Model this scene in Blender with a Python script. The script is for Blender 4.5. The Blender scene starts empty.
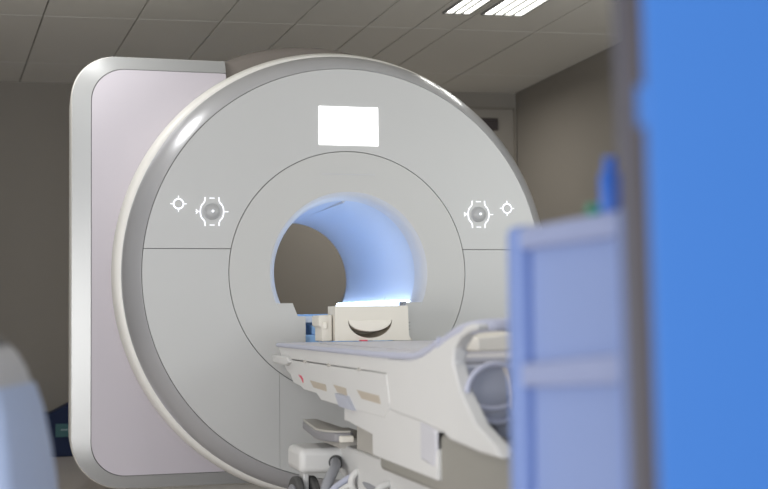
import bpy, bmesh, math
from math import sin, cos, pi, radians, sqrt, asin
from mathutils import Vector, Matrix

H = 1.17                      # height of the bore axis above the floor
SC = bpy.context.scene
COL = SC.collection
TOP = []

# ------------------------------------------------------------------ materials
def srgb(r, g, b):
    f = lambda c: (c/255/12.92 if c/255 <= .04045 else ((c/255+.055)/1.055)**2.4)
    return (f(r), f(g), f(b), 1)

def mat(name, col, rough=.5, metal=0, noise=0, nscale=20, bump=0, emit=None, estr=0, coat=0, crough=.1):
    m = bpy.data.materials.new(name); m.use_nodes = True
    nt = m.node_tree; b = nt.nodes['Principled BSDF']
    b.inputs['Base Color'].default_value = col
    b.inputs['Roughness'].default_value = rough
    b.inputs['Metallic'].default_value = metal
    b.inputs['Coat Weight'].default_value = coat; b.inputs['Coat Roughness'].default_value = crough
    if emit:
        b.inputs['Emission Color'].default_value = emit
        b.inputs['Emission Strength'].default_value = estr
    if noise or bump:
        tc = nt.nodes.new('ShaderNodeTexCoord'); n = nt.nodes.new('ShaderNodeTexNoise')
        n.inputs['Scale'].default_value = nscale; n.inputs['Detail'].default_value = 4
        nt.links.new(tc.outputs['Object'], n.inputs['Vector'])
        if noise:
            mp = nt.nodes.new('ShaderNodeMapRange')
            mp.inputs['To Min'].default_value = 1-noise; mp.inputs['To Max'].default_value = 1+noise
            mx = nt.nodes.new('ShaderNodeVectorMath'); mx.operation = 'SCALE'
            mx.inputs[0].default_value = col[:3]
            nt.links.new(n.outputs['Fac'], mp.inputs['Value'])
            nt.links.new(mp.outputs['Result'], mx.inputs['Scale'])
            nt.links.new(mx.outputs['Vector'], b.inputs['Base Color'])
        if bump:
            bp = nt.nodes.new('ShaderNodeBump'); bp.inputs['Strength'].default_value = bump
            bp.inputs['Distance'].default_value = .002
            nt.links.new(n.outputs['Fac'], bp.inputs['Height'])
            nt.links.new(bp.outputs['Normal'], b.inputs['Normal'])
    return m

M = dict(
    cover=mat('cover_white', (.555, .562, .56, 1), .42, noise=.01, nscale=3),
    ringc=mat('bore_surround_white', (.555, .56, .552, 1), .45, noise=.01, nscale=3),
    silver=mat('silver_lacquer', (.60, .61, .64, 1), .28, .45, coat=.5, crough=.06),
    trimm=mat('trim_grey', (.48, .49, .495, 1), .32, .3),
    side=mat('rim_white', (.93, .92, .88, 1), .4),
    panel=mat('lavender_panel', (.63, .595, .65, 1), .55, noise=.02, nscale=260, bump=.1),
    shell=mat('magnet_shell', (.24, .215, .195, 1), .5),
    seam=mat('seam_dark', (.17, .17, .17, 1), .7),
    liner=mat('bore_liner_blue_lit', (.68, .77, .93, 1), .45),  # white liner with the blue bore light put into its base colour
    lip=mat('bore_lip', (.70, .73, .79, 1), .35),
    led=mat('bore_light', (1, 1, 1, 1), .5, emit=(.62, .78, 1, 1), estr=6),
    screen=mat('screen_white', (.9, .9, .9, 1), .3, emit=(1, 1, 1, 1), estr=1.2),
    mark=mat('lit_marking', (.9, .9, .95, 1), .4, emit=(.9, .93, 1, 1), estr=.75),
    knob=mat('knob_grey', (.45, .46, .47, 1), .3, coat=.2),
    print_=mat('print_grey', (.3, .3, .3, 1), .6),
    tplastic=mat('table_white_plastic', (.70, .70, .69, 1), .45, noise=.015, nscale=6),
    tgreyl=mat('table_pale_grey', (.60, .60, .64, 1), .5),
    tgrey=mat('table_grey_lavender', (.46, .48, .56, 1), .45),
    rail=mat('rail_lavender', (.52, .54, .66, 1), .35),
    topm=mat('tabletop_mat', (.66, .65, .68, 1), .5),
    cream=mat('cream_foam', (.80, .77, .70, 1), .7, noise=.03, nscale=30),
    coil=mat('coil_ivory', (.74, .71, .64, 1), .45),
    tan=mat('pocket_tan', (.52, .46, .38, 1), .6),
    skirt=mat('skirt_shaded', (.30, .29, .26, 1), .6),  # shade of the recess under the table put into the colour
    column=mat('column_beige', (.50, .48, .44, 1), .6),
    dark=mat('dark_gap', (.05, .045, .045, 1), .7),
    pedal=mat('pedal_grey', (.27, .265, .28, 1), .45),
    rubber=mat('rubber_dark', (.09, .09, .09, 1), .6),
    hose=mat('hose_grey', (.32, .33, .36, 1), .5),
    red=mat('red_mark', (.75, .10, .16, 1), .5),
    blueb=mat('slot_blue_lit', (.30, .52, .85, 1), .45),  # slot interior, its blue stands for the bore light falling on it
    cart=mat('cart_pale_blue', (.24, .315, .56, 1), .5),
    cart2=mat('cart_light_blue', (.19, .275, .56, 1), .5),
    cartbar=mat('cart_bar', (.30, .345, .53, 1), .45),
    bluecap=mat('bright_blue', (.03, .16, .62, 1), .4),
    green=mat('green_plastic', (.02, .28, .17, 1), .4),
    doorblue=mat('door_blue', (.033, .145, .44, 1), .5),
    doore=mat('door_edge', (.085, .085, .11, 1), .5, .2),
    doorseal=mat('door_seal', (.055, .045, .05, 1), .6),
    binb=mat('bin_blue', (.36, .43, .58, 1), .5),
    bing=mat('bin_lid', (.42, .41, .40, 1), .5),
    bind=mat('bin_top_dark', (.10, .09, .08, 1), .6),
    navy=mat('navy', (.003, .014, .06, 1), .75),
    teal=mat('teal_label', (.03, .12, .13, 1), .5),
    labelw=mat('label_line', (.3, .42, .45, 1), .5),
    wall=mat('wall_taupe', (.27, .25, .22, 1), .8, noise=.02, nscale=2),
    ceil=mat('ceiling_tile', (.68, .665, .62, 1), .8, noise=.03, nscale=1.5),
    cgap=mat('ceiling_gap', (.24, .225, .2, 1), .8),
    floor=mat('floor_vinyl', (.54, .50, .47, 1), .3, noise=.05, nscale=3),
    vent=mat('vent_brown', (.035, .026, .022, 1), .6),
    trim=mat('trim_taupe', (.22, .2, .17, 1), .7),
    lampw=mat('lamp_diffuser', (1, 1, 1, 1), .5, emit=(1, .99, .93, 1), estr=5),
    lampf=mat('lamp_frame', (.25, .25, .24, 1), .5),
)

# ------------------------------------------------------------------ helpers
def link(name, me, m, parent=None, bevel=0, seg=3, smooth=True, ang=35):
    for p in me.polygons: p.use_smooth = smooth
    if smooth: me.set_sharp_from_angle(angle=radians(ang))
    o = bpy.data.objects.new(name, me); COL.objects.link(o)
    if m: me.materials.append(M[m])
    if parent: o.parent = parent
    else: TOP.append(o)
    if bevel:
        b = o.modifiers.new('bevel', 'BEVEL'); b.width = bevel; b.segments = seg
        b.limit_method = 'ANGLE'; b.angle_limit = radians(40); b.harden_normals = False
    return o

def bm_obj(name, bm, m, parent=None, **k):
    bmesh.ops.recalc_face_normals(bm, faces=bm.faces)
    me = bpy.data.meshes.new(name); bm.to_mesh(me); bm.free()
    return link(name, me, m, parent, **k)

def empty(name, loc, label, cat, group=None):
    o = bpy.data.objects.new(name, None); COL.objects.link(o); o.location = loc
    o['label'] = label; o['category'] = cat
    if group: o['group'] = group
    TOP.append(o); o.empty_display_size = .1
    return o

def tag(o, label, cat, group=None):
    o['label'] = label; o['category'] = cat
    if group: o['group'] = group
    return o

def add_box(bm, x0, x1, y0, y1, z0, z1):
    v = [bm.verts.new(p) for p in ((x0,y0,z0),(x1,y0,z0),(x1,y1,z0),(x0,y1,z0),(x0,y0,z1),(x1,y0,z1),(x1,y1,z1),(x0,y1,z1))]
    for f in ((0,3,2,1),(4,5,6,7),(0,1,5,4),(1,2,6,5),(2,3,7,6),(3,0,4,7)): bm.faces.new([v[i] for i in f])

def box(name, b, m, parent=None, **k):
    bm = bmesh.new(); add_box(bm, *b); return bm_obj(name, bm, m, parent, **k)

def prism_bm(bm, poly, axis, a, b, holes=()):
    """polygon in the two other axes (x,z for axis y; y,z for axis x; x,y for axis z) extruded from a to b"""
    def P(p, t):
        return {0:(t,p[0],p[1]), 1:(p[0],t,p[1]), 2:(p[0],p[1],t)}[axis]
    if not holes:
        lo = [bm.verts.new(P(p, a)) for p in poly]; hi = [bm.verts.new(P(p, b)) for p in poly]
        bm.faces.new(lo); bm.faces.new(hi[::-1]); n = len(poly)
        for i in range(n): bm.faces.new((lo[i], lo[(i+1)%n], hi[(i+1)%n], hi[i]))
        return
    loops = [poly]+list(holes)
    for t in (a, b):
        es = []
        for L in loops:
            vs = [bm.verts.new(P(p, t)) for p in L]
            es += [bm.edges.new((vs[i], vs[(i+1)%len(vs)])) for i in range(len(vs))]
        bmesh.ops.triangle_fill(bm, use_beauty=True, use_dissolve=False, edges=es)
    for L in loops:
        lo = [bm.verts.new(P(p, a)) for p in L]; hi = [bm.verts.new(P(p, b)) for p in L]; n = len(L)
        for i in range(n): bm.faces.new((lo[i], lo[(i+1)%n], hi[(i+1)%n], hi[i]))
    bmesh.ops.remove_doubles(bm, verts=bm.verts, dist=1e-5)

def prism(name, poly, axis, a, b, m, parent=None, holes=(), **k):
    bm = bmesh.new(); prism_bm(bm, poly, axis, a, b, holes); return bm_obj(name, bm, m, parent, **k)

def loft_bm(bm, rings, cap0=True, cap1=True, closed=True):
    vs = [[bm.verts.new(p) for p in r] for r in rings]
    n = len(vs[0])
    for a, b in zip(vs, vs[1:]):
        for i in range(n if closed else n-1):
            bm.faces.new((a[i], a[(i+1)%n], b[(i+1)%n], b[i]))
    if cap0: bm.faces.new(vs[0])
    if cap1: bm.faces.new(vs[-1][::-1])

def lathe_y(name, prof, m, parent=None, cx=0, cz=0, a0=0, a1=2*pi, n=160, close=False, **k):
    bm = bmesh.new(); full = abs(a1-a0-2*pi) < 1e-6
    N = n if full else n+1
    rings = [[(cx+r*cos(a0+(a1-a0)*i/n), y, cz+r*sin(a0+(a1-a0)*i/n)) for i in range(N)] for r, y in prof]
    if close: rings.append(rings[0])
    loft_bm(bm, rings, False, False, full)
    bmesh.ops.remove_doubles(bm, verts=bm.verts, dist=1e-6)
    return bm_obj(name, bm, m, parent, **k)

def smooth_path(pts, it=2):
    for _ in range(it):
        out = [pts[0]]
        for a, b in zip(pts, pts[1:]):
            a = Vector(a); b = Vector(b); out += [a.lerp(b, .25), a.lerp(b, .75)]
        out.append(pts[-1]); pts = [Vector(p) for p in out]
    return pts

def tube_bm(bm, pts, r, n=12, it=2, closed=False):
    P = smooth_path([Vector(p) for p in pts], it) if not closed else [Vector(p) for p in pts]
    rings = []; prev = None
    for i, p in enumerate(P):
        if closed: t = (P[(i+1)%len(P)]-P[i-1]).normalized()
        else: t = (P[min(i+1, len(P)-1)]-P[max(i-1, 0)]).normalized()
        if prev is None:
            s = Vector((0,0,1)) if abs(t.z) < .9 else Vector((1,0,0)); u = t.cross(s).normalized()
        else: u = (prev-t*prev.dot(t)).normalized()
        prev = u; w = t.cross(u)
        rr = r(i/(len(P)-1)) if callable(r) else r
        rings.append([p+u*rr*cos(2*pi*j/n)+w*rr*sin(2*pi*j/n) for j in range(n)])
    if closed: rings.append(rings[0]); loft_bm(bm, rings, False, False); bmesh.ops.remove_doubles(bm, verts=bm.verts, dist=1e-6)
    else: loft_bm(bm, rings)

def tube(name, pts, r, m, parent=None, n=12, it=2, closed=False, **k):
    bm = bmesh.new(); tube_bm(bm, pts, r, n, it, closed); return bm_obj(name, bm, m, parent, ang=60, **k)

def arc(r, a0, a1, n, cx=0, cz=0):
    return [(cx+r*cos(a0+(a1-a0)*i/n), cz+r*sin(a0+(a1-a0)*i/n)) for i in range(n+1)]

def cyl_bm(bm, c, axis, r, h, n=32, r2=None):
    ax = Vector(axis).normalized(); s = Vector((0,0,1)) if abs(ax.z) < .9 else Vector((1,0,0))
    u = ax.cross(s).normalized(); w = ax.cross(u); c = Vector(c); r2 = r if r2 is None else r2
    loft_bm(bm, [[c+ax*t+(u*cos(2*pi*j/n)+w*sin(2*pi*j/n))*q for j in range(n)] for t, q in ((-h/2, r), (h/2, r2))])

def cyl(name, c, axis, r, h, m, parent=None, r2=None, **k):
    bm = bmesh.new(); cyl_bm(bm, c, axis, r, h, r2=r2); return bm_obj(name, bm, m, parent, **k)

def sphere(name, c, r, m, parent=None, sc=(1,1,1)):
    bm = bmesh.new(); bmesh.ops.create_uvsphere(bm, u_segments=32, v_segments=20, radius=r)
    for v in bm.verts: v.co = Vector((v.co.x*sc[0], v.co.y*sc[1], v.co.z*sc[2]))+Vector(c)
    return bm_obj(name, bm, m, parent, ang=80)

def rrect(x0, x1, z0, z1, radii, n=16):
    """rounded rectangle; radii = (bottom left, bottom right, top right, top left)"""
    out = []
    for (cx, cz, a, r) in ((x0, z0, pi, radii[0]), (x1, z0, 1.5*pi, radii[1]), (x1, z1, 0, radii[2]), (x0, z1, .5*pi, radii[3])):
        ccx = cx+(r if cx == x0 else -r); ccz = cz+(r if cz == z0 else -r)
        if r == 0: out.append((cx, cz)); continue
        out += [(ccx+r*cos(a+i*pi/2/n), ccz+r*sin(a+i*pi/2/n)) for i in range(n+1)]
    return out

# ================================================================== SCANNER
sc = empty('mri_scanner', (0, .8, -H), 'large white mri scanner with round silver-rimmed front and open lit bore', 'scanner')
sc_off = Vector((0, -.8, H))
def S(o): o.location = sc_off; return o

Rs, Rf, Rl, zs, g = .592, .998, .394, .114, .0019
# front covers: upper and lower, split at the horizontal seams
a0, a1 = asin((zs+g)/Rf), asin((zs+g)/(Rs+g))
up = arc(Rf, a0, pi-a0, 120)+arc(Rs+g, pi-a1, a1, 90)
b0, b1 = asin((zs-g)/Rf), asin((zs-g)/(Rs+g))
S(prism('upper_front_cover', up, 1, 0, .03, 'cover', sc, smooth=False))
xv = -.352
def lowseg(side):
    # side -1: left piece up to the vertical seam, 1: middle and right piece
    zo = -sqrt(Rf**2-xv**2); zi = -sqrt((Rs+g)**2-xv**2)
    ao = math.atan2(zo, xv)+2*pi; ai = math.atan2(zi, xv)+2*pi
    if side < 0:
        p = arc(Rf, pi-b0, ao, 60)+arc(Rs+g, ai, pi-b1, 50)
        return p
    return arc(Rf, ao+.0016, 2*pi+b0, 110)+arc(Rs+g, 2*pi+b1, ai+.003, 80)
o = S(prism('lower_front_cover', lowseg(-1), 1, 0, .03, 'cover', sc, smooth=False))
o = S(prism('lower_front_cover', lowseg(1), 1, 0, .03, 'cover', sc, smooth=False))
# dark backing that shows in the gaps, an annulus
S(prism('seam_backing', arc(1.0, 0, 2*pi, 159)[:-1], 1, .012, .02, 'seam', sc, holes=[arc(.56, 0, 2*pi, 120)[:-1]], smooth=False))

# bore surround with opening: round above, slot for the table below
zsh = -.147
al = asin(zsh/Rl)
hole = arc(Rl, al, pi-al, 100)+[(-.285, zsh), (-.26, -.209), (-.222, -.211), (-.222, -.37), (.222, -.37), (.222, -.211), (.26, -.209), (.285, zsh)]
S(prism('bore_surround', arc(Rs-g, 0, 2*pi, 160)[:-1], 1, 0, .03, 'ringc', sc, holes=[hole], smooth=False))
# rolled lip into the bore
prof = [(Rl+.001, -.0008), (.392, .002), (.382, .012), (.372, .03), (.364, .058), (.359, .1)]
S(lathe_y('bore_lip', prof, 'lip', sc, a0=al-.08, a1=pi-al+.08, n=120, ang=80))
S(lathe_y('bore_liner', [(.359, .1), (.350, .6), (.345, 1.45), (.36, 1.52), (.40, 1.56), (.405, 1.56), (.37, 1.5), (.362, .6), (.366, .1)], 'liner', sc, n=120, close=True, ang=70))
# axial ridge along the top of the bore, moulded slot lines
S(prism('bore_ridge', [(-.012, .357), (-.004, .348), (.004, .357)], 1, .1, 1.5, 'lip', sc, smooth=False))
# floor of the bore with shelves at both sides
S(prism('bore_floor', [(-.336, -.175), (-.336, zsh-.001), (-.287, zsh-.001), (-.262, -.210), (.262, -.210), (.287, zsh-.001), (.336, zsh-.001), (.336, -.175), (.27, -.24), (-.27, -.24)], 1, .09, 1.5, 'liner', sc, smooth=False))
for s in (-1, 1):
    S(prism('bore_shelf', [(s*.385, zsh-.001), (s*.286, zsh-.001), (s*.262, -.209), (s*.262, -.235), (s*.36, -.2)], 1, .02, .1, 'ringc', sc, smooth=False))
    S(prism('light_strip', [(s*.335, zsh+(.012 if s > 0 else -.004)), (s*.292, zsh+(.014 if s > 0 else -.003)), (s*.277, -.172), (s*.290, -.176), (s*.335, -.176)], 1, .10, 1.48, 'led', sc, smooth=False))
    if s > 0: S(box('strip_end_cap', tuple(sorted((s*.275, s*.305)))+(.06, .10, -.168, -.142), 'hose', sc, bevel=.004))
# docking slot interior
bm = bmesh.new()
add_box(bm, -.225, .225, .18, .2, -.375, -.2)
add_box(bm, -.225, -.15, .03, .18, -.375, -.30)
add_box(bm, -.18, -.12, .06, .18, -.30, -.255)
add_box(bm, .12, .225, .03, .18, -.375, -.30)
S(bm_obj('docking_slot', bm, 'blueb', sc, bevel=.005))
# small printed dashes beside the slot, raised line over the bore
for k in range(3):
    S(box('printed_dash', (.283, .303, -.0012, .001, -.245-.016*k-.004, -.245-.016*k), 'print_', sc, smooth=False))
S(box('moulded_line', (-.135, .135, -.0015, .001, .478, .481), 'silver', sc, smooth=False))

# silver bezel and white rim
S(lathe_y('bezel_ring', [(.9995, .02), (1.0015, .005), (1.008, .009), (1.05, .055), (1.074, .098), (1.083, .122), (1.085, .129)], 'silver', sc, n=240, ang=60))
S(lathe_y('rim_side', [(1.060, .137), (1.084, .136), (1.100, .160), (1.114, .20), (1.112, .209), (1.084, .214), (1.084, .60)], 'side', sc, cx=-.012, cz=.001, n=240, ang=60))
S(lathe_y('rim_gap_shadow', [(1.084, .214), (1.104, .214), (1.104, .224), (1.084, .224)], 'seam', sc, n=200, close=True, smooth=False))  # dark ring standing for the shadow in the gap behind the rim step

# display and controls
S(prism('display_screen', rrect(-.15, .15, .622, .812, (.002,)*4, 3), 1, -.003, .006, 'screen', sc, smooth=False))
def emblem_knob(cx, cz):
    k = bpy.data.objects.new('control_knob', None)
    bm = bmesh.new()
    prof = [(0.0001, -.030), (.016, -.029), (.028, -.024), (.036, -.014), (.039, 0), (.041, .002)]
    n = 40
    rings = [[(cx+r*cos(2*pi*i/n), y, cz+r*sin(2*pi*i/n)) for i in range(n)] for r, y in prof]
    loft_bm(bm, rings, True, False)
    kn = S(bm_obj('control_knob', bm, 'knob', sc, ang=80))
    c = cyl('knob_dot', (cx, -.031, cz), (0,1,0), .006, .004, 'mark', kn)
    bm = bmesh.new()
    for s in (-1, 1):
        tube_bm(bm, [(cx+s*.033, -.001, cz+.068), (cx+s*.034, -.001, cz+.045), (cx+s*.052, -.001, cz+.028), (cx+s*.056, -.001, cz), (cx+s*.052, -.001, cz-.028), (cx+s*.034, -.001, cz-.045), (cx+s*.033, -.001, cz-.068)], .0030, 8)
        tube_bm(bm, [(cx-.012, -.001, cz+s*.064), (cx+.012, -.001, cz+s*.064)], .0022, 6, 0)
        tube_bm(bm, [(cx+s*.060, -.001, cz), (cx+s*.078, -.001, cz)], .0022, 6, 0)
    for t in (-1, 1):
        tube_bm(bm, [(cx-.066, -.001, cz), (cx-.076, -.001, cz+t*.010)], .002, 6, 0)
    S(bm_obj('knob_marking', bm, 'mark', sc, ang=60))
def emblem_button(cx, cz):
    bm = bmesh.new(); cyl_bm(bm, (cx, -.004, cz), (0,1,0), .018, .012)
    b = S(bm_obj('round_button', bm, 'cover', sc, bevel=.003))
    bm = bmesh.new()
    tube_bm(bm, [(cx+.023*cos(a*pi/16), -.002, cz+.023*sin(a*pi/16)) for a in range(32)], .0036, 8, closed=True)
    for a in range(4):
        d = Vector((cos(a*pi/2), 0, sin(a*pi/2))); c = Vector((cx, -.001, cz))
        tube_bm(bm, [c+d*.028, c+d*.038], .0022, 6, 0)
    S(bm_obj('button_marking', bm, 'mark', sc, ang=60))
emblem_knob(-.671, .290); emblem_knob(.668, .291)
emblem_button(-.829, .325); emblem_button(.821, .323)

# magnet body: rounded block on the left and round housing behind the disc
def off(poly, y): return [(p[0], y, p[1]) for p in poly]
def block(x0, z0, z1, r0, r1):
    return [((-.36 if p[1] == z0 and p[0] == -.53 else p[0]), p[1]) for p in rrect(x0, -.53, z0, z1, (r0, 0, 0, r1))]
inner = block(-1.207, -.993, 1.045, .17, .165)
outer = block(-1.298, -1.056, 1.110, .26, .22)
out1  = block(-1.304, -1.060, 1.114, .26, .22)
out2  = block(-1.300, -1.056, 1.110, .26, .22)
out3  = block(-1.265, -1.04, 1.09, .26, .22)
out4  = block(-1.22, -1.00, 1.05, .26, .22)
S(prism('panel_seam', block(-1.210, -.996, 1.048, .17, .165), 1, .482, .50, 'seam', sc, smooth=False))
S(prism('side_panel', block(-1.2035, -.9895, 1.0415, .17, .165), 1, .472, .50, 'panel', sc, smooth=False))
bm = bmesh.new(); loft_bm(bm, [off(inner, .49), off(inner, .474), off(outer, .500)], False, False)
S(bm_obj('panel_trim', bm, 'trimm', sc, ang=15))
bm = bmesh.new(); loft_bm(bm, [off(outer, .500), off(out1, .515), off(out1, .60), off(out2, .85), off(out3, 1.2), off(out4, 1.5)], False, True)
S(bm_obj('side_housing', bm, 'side', sc, ang=50))
S(lathe_y('magnet_housing', [(.45, .55), (1.09, .52), (1.12, .54), (1.13, .58), (1.132, .9), (1.12, 1.35), (1.10, 1.48), (1.0, 1.53), (.45, 1.54)], 'shell', sc, cx=-.07, cz=.09, n=200, ang=50))
box_ = S(box('base_plinth', (-1.0, 1.0, .62, 1.45, -H, -1.04), 'column', sc, bevel=.01))

# ================================================================== PATIENT TABLE
tb = empty('patient_table', (0, -1.6, -H), 'white wheeled patient table docked at the mouth of the scanner', 'table')
tb_off = Vector((0, 1.6, H))
def T(o): o.location = tb_off; return o
W = .39
# tabletop with rounded near end
T(prism('tabletop', [(-.388, -.14), (.388, -.14), (.388, -2.3), (.36, -2.62), (-.36, -2.62), (-.388, -2.3)], 2, -.352, -.332, 'topm', tb, bevel=.006))
for s in (-1, 1):
    T(tube('side_rail', [(s*.388, -.15, -.342), (s*.388, -1.2, -.342), (s*.388, -2.28, -.343), (s*.388, -2.45, -.322), (s*.386, -2.58, -.285)], lambda t: .009+.003*t, 'rail', tb))
T(box('mattress_pad', (-.27, .27, -2.35, -.50, -.334, -.326), 'topm', tb, bevel=.004))
for s in (-1, 1):
    T(prism('upper_side_panel', [(-.16, -.350), (-.20, -.385), (-.26, -.399), (-2.25, -.402), (-2.25, -.350)], 0, s*.34, s*.386, 'tplastic', tb, bevel=.004))
    T(prism('latch_nub', [(-.08, -.390), (-.10, -.426), (-.40, -.430), (-.48, -.412), (-.42, -.388)], 0, s*.345, s*.404, 'tplastic', tb, bevel=.008))
    T(prism('lower_side_panel', [(-.26, -.404), (-.28, -.43), (-.35, -.455), (-.43, -.470), (-.484, -.500), (-.654, -.511), (-.70, -.520), (-.947, -.523), (-1.03, -.545), (-1.45, -.549), (-1.97, -.549), (-2.03, -.50), (-1.995, -.404)], 0, s*.33, s*.385, 'tplastic', tb, bevel=.003))
    T(prism('main_side_shell', [(-1.995, -.350), (-1.99, -.42), (-1.40, -.42), (-1.40, -.60), (-1.46, -.601), (-1.80, -.620), (-1.80, -.690), (-2.52, -.692), (-2.52, -.545), (-2.62, -.540), (-2.62, -.350)], 0, s*.33, s*.381, 'tplastic', tb, bevel=.006))
    # swept end shell that runs up into the push handle
    T(prism('end_shell', [(-2.02, -.352), (-2.28, -.350), (-2.42, -.332), (-2.55, -.298), (-2.66, -.266), (-2.76, -.246), (-2.86, -.236), (-2.90, -.236), (-2.90, -.252), (-2.84, -.258), (-2.77, -.274), (-2.71, -.305), (-2.70, -.345), (-2.76, -.42), (-2.88, -.50), (-3.03, -.545), (-3.07, -.572), (-2.9, -.572), (-2.66, -.560), (-2.60, -.545), (-2.366, -.530), (-2.05, -.519), (-2.06, -.47)], 0, s*.350, s*.391, 'tplastic', tb, bevel=.010, seg=4))
    T(prism('lower_step', [(-2.37, -.527), (-2.52, -.545), (-2.52, -.60), (-2.50, -.655), (-2.37, -.645)], 0, s*.33, s*.386, 'tgreyl', tb, bevel=.008))
# pockets, catch and red mark on the near side
def pocket(y0, y1, z0, z1, m='tan'):
    T(prism('side_pocket', [(y0+.02, z1), (y0-.05, z0), (y1, z0-.004), (y1+.02, z1-.004)], 0, -.3862, -.380, m, tb, smooth=False))
pocket(-.85, -1.14, -.502, -.476)
pocket(-1.27, -1.47, -.500, -.474)
pocket(-1.63, -1.93, -.503, -.476)
T(prism('side_catch', [(-1.33, -.502), (-1.40, -.548), (-1.60, -.550), (-1.50, -.505)], 0, -.402, -.36, 'tgrey', tb, bevel=.003))
T(prism('warning_mark', [(-.60, -.462), (-.66, -.478), (-.70, -.494), (-.70, -.478), (-.66, -.464)], 0, -.3865, -.380, 'red', tb, smooth=False))
for y in (-.75, -1.19, -1.66):
    T(cyl('cover_screw', (-.388, y, -.401), (1,0,0), .006, .012, 'column', tb))
# near end: recessed plate, hand wheel, push handle
T(prism('end_plate', [(-.37, -.352), (.37, -.352), (.36, -.56), (.30, -.64), (-.19, -.64), (-.20, -.585), (-.262, -.556), (-.275, -.515), (-.31, -.50), (-.37, -.46)], 1, -2.70, -2.62, 'tgrey', tb, bevel=.01))
bm = bmesh.new()
tube_bm(bm, [(-.285+.084*cos(a*pi/24), -2.76, -.428+.080*sin(a*pi/24)) for a in range(48)], .009, 10, closed=True)
hw = T(bm_obj('release_wheel', bm, 'rail', tb, ang=80))
cyl('wheel_disc', (-.285, -2.74, -.428), (0,1,0), .078, .02, 'tgrey', hw, bevel=.006)
bm = bmesh.new(); tube_bm(bm, [(-.345, -2.775, -.462), (-.30, -2.78, -.472), (-.25, -2.775, -.462)], .008, 8)
bm_obj('wheel_grip', bm, 'rail', hw, ang=80)
cyl('wheel_hub', (-.238, -2.78, -.440), (0,1,0), .014, .05, 'rubber', hw, bevel=.003)
tube('pull_cord', [(-.262, -2.77, -.36), (-.256, -2.79, -.40), (-.255, -2.79, -.47)], .005, 'tan', hw)
T(tube('push_handle', [(-.376, -2.56, -.300), (-.376, -2.68, -.268), (-.376, -2.78, -.250), (-.365, -2.88, -.242), (-.31, -2.90, -.2385), (.31, -2.90, -.2385), (.365, -2.88, -.242), (.376, -2.78, -.250), (.376, -2.68, -.268), (.376, -2.56, -.300)], lambda t: .0175, 'rail', tb, n=16))
# column and base
T(box('lift_column', (-.255, .255, -2.5, -1.08, -.95, -.40), 'column', tb, bevel=.02))
T(box('under_tray', (-.33, .33, -2.55, -.45, -.47, -.36), 'column', tb, bevel=.02))
T(box('lower_skirt', (-.368, .368, -3.1, -1.84, -.735, -.555), 'skirt', tb, bevel=.02))
T(prism('base_rail', [(-.90, -.735), (-.98, -.732), (-1.06, -.738), (-3.1, -.738), (-3.1, -.93), (-1.5, -.93), (-.90, -.86)], 0, -.276, -.20, 'tplastic', tb, bevel=.012))
T(prism('base_rail', [(-.90, -.735), (-.98, -.732), (-1.06, -.738), (-3.1, -.738), (-3.1, -.93), (-1.5, -.93), (-.90, -.86)], 0, .276, .20, 'tplastic', tb, bevel=.012))
T(box('base_deck', (-.22, .22, -3.0, -.95, -.86, -.76), 'column', tb, bevel=.01))
T(box('outrigger', (-.450, .450, -.92, -.66, -.852, -.750), 'tplastic', tb, bevel=.028, seg=5))
T(box('outrigger', (-.42, .42, -3.2, -2.98, -.93, -.80), 'tplastic', tb, bevel=.028, seg=5))
# foot pedal plate over the far outrigger
pl = T(prism('foot_pedal', [(-.33, -.42), (-.385, -.92), (-.372, -1.02), (-.335, -1.075), (-.275, -1.09), (-.262, -1.07), (-.262, -.42)], 2, -.712, -.676, 'pedal', tb, bevel=.008))
prism('pedal_cap', [(-.328, -.42), (-.380, -.91), (-.366, -1.01), (-.33, -1.06), (-.275, -1.075), (-.267, -1.06), (-.267, -.42)], 2, -.678, -.668, 'column', pl, bevel=.004)
box('pedal_button', (-.325, -.268, -1.105, -1.08, -.712, -.686), 'cream', pl, bevel=.006)
T(box('pedal_support', (-.30, -.14, -1.0, -.5, -.745, -.705), 'column', tb))
T(tube('hand_grip', [(-.30+.045*cos(a*pi/16), -2.36+.13*sin(a*pi/16), -.326) for a in range(32)], .009, 'tgrey', tb, closed=True))
# casters
def caster(x, y, r):
    zc = -H+r
    fk = T(prism('caster', [(y-.04, -.84), (y+.04, -.85), (y+.03, zc-.02), (y-.03, zc-.02)], 0, x-.012, x+.012, 'tplastic', tb, bevel=.005))
    for s in (-1, 1):
        cyl('caster_wheel', (x+s*.032, y, zc), (1,0,0), r, .03, 'rubber', fk, bevel=.008)
        cyl('wheel_cap', (x+s*.05, y, zc), (1,0,0), r*.78, .008, 'hose', fk, bevel=.002)
caster(-.41, -.82, .150); caster(.41, -.82, .150)
caster(-.34, -3.08, .11); caster(.34, -3.08, .11)
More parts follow.
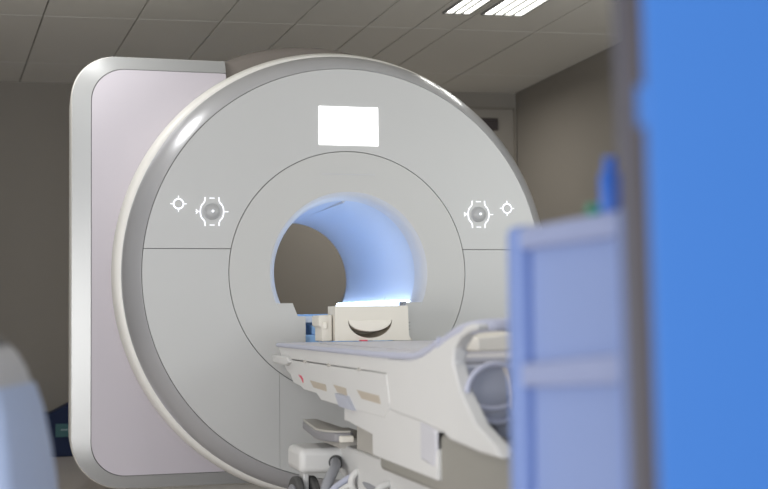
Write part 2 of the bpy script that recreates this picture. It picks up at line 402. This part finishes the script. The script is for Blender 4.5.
# hoses
sk = T(cyl('hose_socket', (-.300, -.925, -.808), (0,1,0), .030, .012, 'rubber', tb, bevel=.003))
T(tube('hose', [(-.300, -.90, -.808), (-.312, -.98, -.806), (-.338, -1.06, -.818), (-.365, -1.10, -.845), (-.390, -1.13, -.880), (-.405, -1.15, -.93), (-.40, -1.16, -1.05), (-.37, -1.2, -1.15)], .021, 'hose', tb))
T(tube('hose', [(-.392, -1.16, -.93), (-.37, -1.16, -.885), (-.33, -1.15, -.863), (-.29, -1.15, -.84), (-.255, -1.14, -.828), (-.225, -1.1, -.85)], .014, 'rail', tb))
T(tube('white_hose', [(-.385, -1.18, -.99), (-.36, -1.18, -.90), (-.325, -1.18, -.878), (-.30, -1.18, -.866)], .012, 'tplastic', tb))
for x, y in ((-.262, -1.16), (-.290, -1.62), (-.300, -2.05)):
    T(tube('hose_hook', [(x+.06, y, -.812), (x+.02, y-.02, -.806), (x-.03, y-.03, -.822), (x-.045, y-.03, -.86), (x-.03, y-.03, -.895), (x+.01, y-.02, -.912)], .013, 'tplastic', tb))
T(tube('hose', [(-.25, -1.16, -.845), (-.27, -1.4, -.86), (-.30, -1.7, -.875), (-.31, -2.2, -.88), (-.30, -3.0, -.90)], .018, 'hose', tb))

# ================================================================== HEAD COIL (rests on the table)
hc = empty('head_coil', (0, -.25, -.326), 'ivory head coil base with a bowl shaped headrest at the far end of the table', 'coil')
hc_off = Vector((0, .25, .326))
def C(o): o.location = hc_off; return o
y0 = -.40
face = [(-.172, -.324), (.185, -.324), (.176, -.30), (.174, -.20), (.173, -.166), (-.172, -.166)]
bowl = [(-.112, -.232)]+[(-.008+.104*cos(a), -.232+.080*sin(a)) for a in [pi+i*pi/24 for i in range(1, 24)]]+[(.096, -.232)]
bm = bmesh.new(); prism_bm(bm, face, 1, y0, y0+.012, holes=[bowl])
prism_bm(bm, face, 1, y0+.13, y0+.142)
for a, b, c, d in ((-.172, -.160, -.324, -.166), (.162, .174, -.324, -.166), (-.161, .163, -.178, -.1665), (-.161, .163, -.3235, -.314)):
    add_box(bm, a, b, y0+.012, y0+.13, c, d)
C(bm_obj('coil_body', bm, 'coil', hc, smooth=False))
def shrink(poly, k, dz=0): return [(-.008+(p[0]+.008)*k, -.232+(p[1]+.232)*k+dz) for p in poly]
bm = bmesh.new(); loft_bm(bm, [off(bowl, y0+.004), off(bowl, y0+.06), off(shrink(bowl, .8), y0+.12)], False, True)
C(bm_obj('headrest_bowl', bm, 'tan', hc, ang=50))
padp = [(-.008+(p[0]+.008)*.985, -.2305+(p[1]+.232)*.66) for p in bowl]
C(prism('headrest_pad', padp, 1, y0-.003, y0+.10, 'cream', hc, bevel=.005, seg=4))
C(prism('coil_ear', [(-.226, -.326), (-.226, -.262), (-.240, -.255), (-.240, -.208), (-.176, -.204), (-.176, -.326)], 1, -.36, -.22, 'coil', hc, bevel=.006))
C(box('ear_pad', (-.222, -.200, -.370, -.355, -.27, -.235), 'cream', hc, bevel=.008))
C(prism('coil_ear', [(.215, -.326), (.20, -.312), (.186, -.30), (.180, -.326)], 1, -.34, -.22, 'coil', hc, bevel=.006))
C(box('red_tab', (-.06, -.03, -.44, -.40, -.326, -.320), 'red', hc, bevel=.002))

# ================================================================== PADS lying on the table
def pad(x, y, sx, sy, sz, rz, label, m='cream'):
    bm = bmesh.new(); add_box(bm, -sx, sx, -sy, sy, 0, sz)
    bmesh.ops.subdivide_edges(bm, edges=bm.edges, cuts=3, use_grid_fill=True)
    for v in bm.verts:
        v.co.z *= 1-.35*((v.co.x/sx)**2+(v.co.y/sy)**2)/2+.05*sin(v.co.x*40)
    o = bm_obj('foam_pad', bm, m, None, bevel=.006); o.location = (x, y, -.3255); o.rotation_euler = (0, 0, rz)
    tag(o, label, 'pad'); return o
pad(-.13, -2.22, .095, .11, .062, .3, 'cream wedge pad on the near end of the table, left of its neighbour')
pad(.10, -2.12, .10, .12, .060, -.2, 'cream foam pad on the near end of the table, by the blue cart')

# ================================================================== ROOM
DX = Vector((.9967865, -.0801, 0)); DY = Vector((-.07506667, .99602949, -.04785657))
A = Vector((2.19179891, 3.32219511, 1.51829443)); N = DX.cross(DY).normalized()
DYh = Vector((DY.x, DY.y, 0)).normalized()
fz = -H
def struct(o): o['kind'] = 'structure'; return o
def cp(u, v, w=0): return A+DX*u+DY*v+N*w
def slab(name, pts, d, m):
    bm = bmesh.new(); d = Vector(d); loft_bm(bm, [pts, [Vector(p)+d for p in pts]]); return bm_obj(name, bm, m, smooth=False)
# ceiling: tiles with open joints over a darker grid
us = [-7.0, -6.4, -5.9, -5.4, -4.85, -4.31, -3.757, -3.205, -2.70, -2.24, -1.79, -1.485, -1.228, -.684, 0]
vs = [-9.0, -7.8, -6.6, -5.4, -4.2, -3.0, -1.80, -.60, .02]
bm = bmesh.new(); gp = .0045
lights = [(-1.435, -1.285, -2.80, -2.19), (-1.195, -.955, -2.80, -2.19)]
for i in range(len(us)-1):
    for j in range(len(vs)-1):
        u0, u1, v0, v1 = us[i]+gp, us[i+1]-gp, vs[j]+gp, vs[j+1]-gp
        loft_bm(bm, [[cp(u0, v0), cp(u1, v0), cp(u1, v1), cp(u0, v1)], [cp(u0, v0, .015), cp(u1, v0, .015), cp(u1, v1, .015), cp(u0, v1, .015)]])
struct(bm_obj('ceiling', bm, 'ceil', smooth=False))
struct(slab('ceiling_grid', [cp(-7, -9, .014), cp(0, -9, .014), cp(0, .02, .014), cp(-7, .02, .014)], N*.1, 'cgap'))
# walls
def wp(u, z): p = A+DX*u; return Vector((p.x, p.y, z))
struct(slab('wall_back', [wp(-7, fz), wp(0, fz), wp(0, 1.62), wp(-7, 1.62)], DYh*.12, 'wall'))
def rp(v, z, w=0): p = A+DY*v; p = p+DX*w; return Vector((p.x, p.y, z))
struct(slab('wall_right', [rp(0, fz), rp(-7.2, fz), rp(-7.2, 2.1), rp(0, 2.1)], DX*.12, 'wall'))
def lp(v, z): p = A+DX*-6.2+DYh*v; return Vector((p.x, p.y, z))
struct(slab('wall_left', [lp(0, fz), lp(-6.0, fz), lp(-6.0, 2.1), lp(0, 2.1)], -DX*.12, 'wall'))
struct(box('floor', (-7, 5, -10, 4.5, fz-.08, fz), 'floor', smooth=False))
# wall panel strips round the far corner, and the vent
def wbox(name, u0, u1, z0, z1, t, m, **k):
    bm = bmesh.new(); pts = [wp(u0, z0), wp(u1, z0), wp(u1, z1), wp(u0, z1)]
    loft_bm(bm, [pts, [p-DYh*t for p in pts]]); return bm_obj(name, bm, m, **k)
struct(wbox('trim_1', -1.2, -.012, 1.392, 1.404, .02, 'trim', smooth=False))
struct(wbox('trim_2', -.022, -.006, fz, 1.392, .02, 'trim', smooth=False))
vt = tag(wbox('wall_vent', -.31, -.155, 1.225, 1.318, .018, 'vent', smooth=False), 'small dark brown grille high on the back wall right of the scanner', 'vent')
for k in range(4):
    o = wbox('vent_slat', -.30, -.165, 1.237+.02*k, 1.247+.02*k, .024, 'trim', vt, smooth=False) if False else None
bm = bmesh.new()
for k in range(4):
    pts = [wp(-.30, 1.236+.021*k), wp(-.165, 1.236+.021*k), wp(-.165, 1.242+.021*k), wp(-.30, 1.242+.021*k)]
    loft_bm(bm, [pts, [p-DYh*.024 for p in pts]])
bm_obj('slats', bm, 'doorseal', vt, smooth=False)

# ceiling lights
for n, (u0, u1, v0, v1) in enumerate(lights):
    c = cp((u0+u1)/2, (v0+v1)/2)
    nm = ['narrow louvred ceiling light, left of the pair above the scanner', 'wide louvred ceiling light, right of the pair above the scanner'][n]
    L = empty('ceiling_light', c, nm, 'light', 'louvred lights in the ceiling')
    def K(o): o.location = -c; return o
    bm = bmesh.new()
    for (a, b, cc, d) in ((u0-.012, u0, v0-.012, v1+.012), (u1, u1+.012, v0-.012, v1+.012), (u0, u1, v0-.012, v0), (u0, u1, v1, v1+.012)):
        loft_bm(bm, [[cp(a, cc, -.012), cp(b, cc, -.012), cp(b, d, -.012), cp(a, d, -.012)], [cp(a, cc, 0), cp(b, cc, 0), cp(b, d, 0), cp(a, d, 0)]])
    K(bm_obj('frame', bm, 'lampf', L, smooth=False))
    bm = bmesh.new(); loft_bm(bm, [[cp(u0, v0, -.004), cp(u1, v0, -.004), cp(u1, v1, -.004), cp(u0, v1, -.004)], [cp(u0, v0, 0), cp(u1, v0, 0), cp(u1, v1, 0), cp(u0, v1, 0)]])
    K(bm_obj('diffuser', bm, 'lampw', L, smooth=False))
    m_ = [2, 4][n]
    for i in range(1, m_+1 if n == 0 else m_):
        k = m_+1 if n == 0 else m_
        u = u0+(u1-u0)*i/k
        bm = bmesh.new(); loft_bm(bm, [[cp(u-.006, v0, -.014), cp(u+.006, v0, -.014), cp(u+.006, v1, -.014), cp(u-.006, v1, -.014)], [cp(u-.006, v0, -.003), cp(u+.006, v0, -.003), cp(u+.006, v1, -.003), cp(u-.006, v1, -.003)]])
        K(bm_obj('louvre_blade', bm, 'lampf', L, smooth=False))

# navy case at the foot of the back wall
nc = empty('storage_case', (-1.45, 3.25, fz), 'dark navy case with a teal label on the floor behind the scanner', 'case')
def Q(o): o.location = (1.45, -3.25, -fz); return o
Q(prism('case_body', [(-1.75, fz), (-1.05, fz), (-1.05, -.78), (-1.20, -.80), (-1.34, -.87), (-1.75, -.87)], 1, 3.27, 3.52, 'navy', nc, bevel=.015))
Q(box('case_label', (-1.30, -1.12, 3.262, 3.275, -1.03, -.94), 'teal', nc, smooth=False))
Q(box('label_line', (-1.265, -1.13, 3.257, 3.264, -.985, -.978), 'labelw', nc, smooth=False))

# ================================================================== FOREGROUND
FW = Vector((.26998287, .96129246, 0)).normalized(); RT = Vector((FW.y, -FW.x, 0))
# blue door leaf, end-on to the camera
e0 = Vector((-.961, -4.9635, 0))
a = radians(25); D = RT*cos(a)+FW*sin(a); Nn = Vector((D.y, -D.x, 0))
def leaf(name, d0, d1, n0, n1, z0, z1, m, parent=None, **k):
    bm = bmesh.new()
    pts = [D*d0+Nn*n0, D*d1+Nn*n0, D*d1+Nn*n1, D*d0+Nn*n1]
    loft_bm(bm, [[p+Vector((0,0,z0)) for p in pts], [p+Vector((0,0,z1)) for p in pts]])
    return bm_obj(name, bm, m, parent, **k)
dr = bpy.data.objects.new('door_1', None); COL.objects.link(dr); TOP.append(dr); dr['kind'] = 'structure'
dr.location = (e0.x, e0.y, -.14)
dr.rotation_mode = 'QUATERNION'
from mathutils import Quaternion
dr.rotation_quaternion = Quaternion(FW, radians(-.75))
leaf('door_leaf', .003, 1.0, -.021, .021, fz+.165, .95, 'doorblue', dr, bevel=.003)
leaf('door_edge', -.002, .003, -.021, .002, fz+.165, .95, 'doore', dr)
leaf('door_seal', -.004, .003, .002, .020, fz+.165, .95, 'doorseal', dr)
leaf('door_strike', -.005, .002, .0165, .0225, .11, .15, 'doorblue', dr, bevel=.001)

# pale blue cart
ct = empty('utility_cart', (-.6, -4.5, fz), 'pale blue plastic utility cart between the door and the table', 'cart')
def K2(o): o.location = (.6, 4.5, -fz); return o
cx0, cx1, cy0, cy1, ctop = -.832, -.42, -4.70, -4.268, -.083
for (x, y) in ((cx0, cy1), (cx0, cy0), (cx1, cy1), (cx1, cy0)):
    sx = 1 if x == cx0 else -1; sy = -1 if y == cy1 else 1
    K2(box('corner_post', tuple(sorted((x, x+sx*.05)))+tuple(sorted((y, y+sy*.055)))+(fz+.12, ctop+.004), 'cart2', ct, bevel=.012))
K2(box('top_tray', (cx0+.004, cx1-.004, cy0+.004, cy1-.004, ctop-.034, ctop), 'cartbar', ct, bevel=.008))
K2(box('side_panel', (cx0+.022, cx0+.03, cy0+.05, cy1-.05, fz+.2, ctop-.02), 'cart', ct))
K2(box('side_panel', (cx1-.03, cx1-.022, cy0+.05, cy1-.05, fz+.2, ctop-.02), 'cart', ct))
K2(box('end_panel', (cx0+.04, cx1-.04, cy1-.03, cy1-.022, fz+.2, ctop-.02), 'cart', ct))
K2(box('end_panel', (cx0+.04, cx1-.04, cy0+.022, cy0+.03, fz+.2, ctop-.02), 'cart', ct))
K2(prism('cross_bar', [(cy1-.05, -.322), (cy1-.05, -.286), (cy0+.03, -.262), (cy0+.03, -.300)], 0, cx0+.002, cx0+.028, 'cartbar', ct, bevel=.006))
K2(box('cross_bar', (cx0+.004, cx0+.028, cy0+.04, cy1-.04, -.62, -.595), 'cartbar', ct, bevel=.006))
K2(box('bottom_shelf', (cx0+.02, cx1-.02, cy0+.02, cy1-.02, fz+.16, fz+.2), 'cart2', ct, bevel=.01))
for (x, y) in ((cx0+.04, cy1-.04), (cx0+.04, cy0+.04), (cx1-.04, cy1-.04), (cx1-.04, cy0+.04)):
    K2(cyl('cart_caster', (x, y, fz+.05), (1,0,0), .05, .03, 'rubber', ct, bevel=.005))
    K2(cyl('caster_stem', (x, y, fz+.11), (0,0,1), .012, .10, 'hose', ct))
# things on the cart
bt = empty('spray_bottle', (-.818, -4.612, ctop), 'bright blue bottle standing on the top of the pale blue cart', 'bottle')
bm = bmesh.new(); prof = [(.001, 0), (.0125, 0), (.0135, .004), (.0135, .045), (.010, .053), (.006, .056)]
loft_bm(bm, [[(r*cos(2*pi*i/28), r*sin(2*pi*i/28), z) for i in range(28)] for r, z in prof])
bm_obj('bottle_body', bm, 'bluecap', bt, ang=50)
cyl('bottle_cap', (0, 0, .063), (0,0,1), .008, .016, 'bluecap', bt, bevel=.002)
gcap = tag(cyl('small_cap', (0, 0, .007), (0,0,1), .0105, .014, 'green', None, bevel=.004), 'small green cap lying beside the blue bottle on the cart', 'cap')
gcap.location = (-.820, -4.566, ctop)

# pale blue bin at the left
bn = empty('waste_bin', (-1.676, -3.78, fz), 'pale blue tapered bin with a grey lid at the left edge', 'bin')
def B(o): o.location = (0, 0, 0); return o
def frus(name, levels, m, parent, rad=.03, **k):
    bm = bmesh.new(); rings = []
    for hx0, hx1, hy, z in levels:
        pl_ = rrect(hx0, hx1, -hy, hy, (rad,)*4, 6); rings.append([(p[0], p[1], z) for p in pl_])
    loft_bm(bm, rings); return bm_obj(name, bm, m, parent, ang=50, **k)
h0 = H
frus('bin_body', [(-.30, .190, .17, .0), (-.29, .163, .16, h0-.50), (-.28, .154, .15, h0-.43), (-.27, .144, .14, h0-.37), (-.26, .131, .13, h0-.325)], 'binb', bn)
frus('bin_lid', [(-.255, .126, .125, h0-.326), (-.25, .119, .12, h0-.30), (-.24, .105, .11, h0-.272), (-.225, .093, .10, h0-.256)], 'bing', bn)
frus('lid_top', [(-.215, .098, .09, h0-.256), (-.21, .088, .085, h0-.243), (-.19, .065, .07, h0-.236)], 'bind', bn)
bn.rotation_euler = (0, 0, radians(-16))

# shift everything so that the floor is at z = 0
for o in TOP: o.location.z += H

# ================================================================== CAMERA
cam = bpy.data.cameras.new('camera'); co = bpy.data.objects.new('camera', cam); COL.objects.link(co)
cam.sensor_width = 36; cam.lens = 1301/768*36; cam.clip_start = .05
fw = Vector((.26998287, .96129246, .05500968)); r = Vector((.9628545, -.26980736, -.01073338)); u = Vector((-.0045241, -.05586414, .99842813))
mw = Matrix((( r.x, u.x, -fw.x, -1.55011), (r.y, u.y, -fw.y, -6.13847), (r.z, u.z, -fw.z, -.21373+H), (0, 0, 0, 1)))
co.matrix_world = mw
cam.dof.use_dof = True; cam.dof.focus_distance = 6.2; cam.dof.aperture_fstop = 2.15
SC.camera = co

# ================================================================== LIGHT
def area(name, loc, target, sx, sy, power, col=(1,1,1)):
    l = bpy.data.lights.new(name, 'AREA'); l.shape = 'RECTANGLE'; l.size = sx; l.size_y = sy; l.energy = power; l.color = col
    o = bpy.data.objects.new(name, l); COL.objects.link(o); o.location = loc
    o.rotation_euler = (Vector(target)-Vector(loc)).to_track_quat('-Z', 'Y').to_euler(); return o
area('ceiling_luminaire', (.1, -2.6, 2.62), (0, -2.3, 0), 1.2, .6, 6, (1, .97, .93))
area('ceiling_luminaire', (-2.6, -3.6, 2.7), (-1.2, -.5, 1.0), 1.2, .6, 8, (1, .97, .92))
area('rear_fill', (.9, 2.55, 2.6), (.9, 2.55, 0), 1.2, .6, 19, (1, .96, .9))  # unseen lamp added to brighten the back wall and the view through the bore
area('front_fill', (-1.4, -8.6, .95), (0, 0, .8), 3.6, 1.7, 185, (.95, .97, 1))  # added soft light from behind the camera, no window there
area('left_fill', (-3.95, -3.6, .85), (0, -1.5, .6), 2.2, 1.5, 80, (1, .98, .95))  # added light from the left for rim and table, the wall has no window
area('right_fill', (1.95, -2.2, 1.7), (.6, 0, 1.2), 1.4, .8, 22, (.97, 1, .97))  # unseen fill added to brighten the right side of the bezel
area('ceiling_spot', (-1.46, .17, H+1.55), (-1.2, .1, 0), .13, .13, 7, (1, .99, .96))
w = bpy.data.worlds.new('world'); SC.world = w; w.use_nodes = True
w.node_tree.nodes['Background'].inputs['Color'].default_value = (.62, .68, .8, 1)
w.node_tree.nodes['Background'].inputs['Strength'].default_value = .5
SC.view_settings.view_transform = 'Standard'; SC.view_settings.look = 'None'
SC.view_settings.gamma = 1; SC.view_settings.use_curve_mapping = False
SC.view_settings.exposure = 0
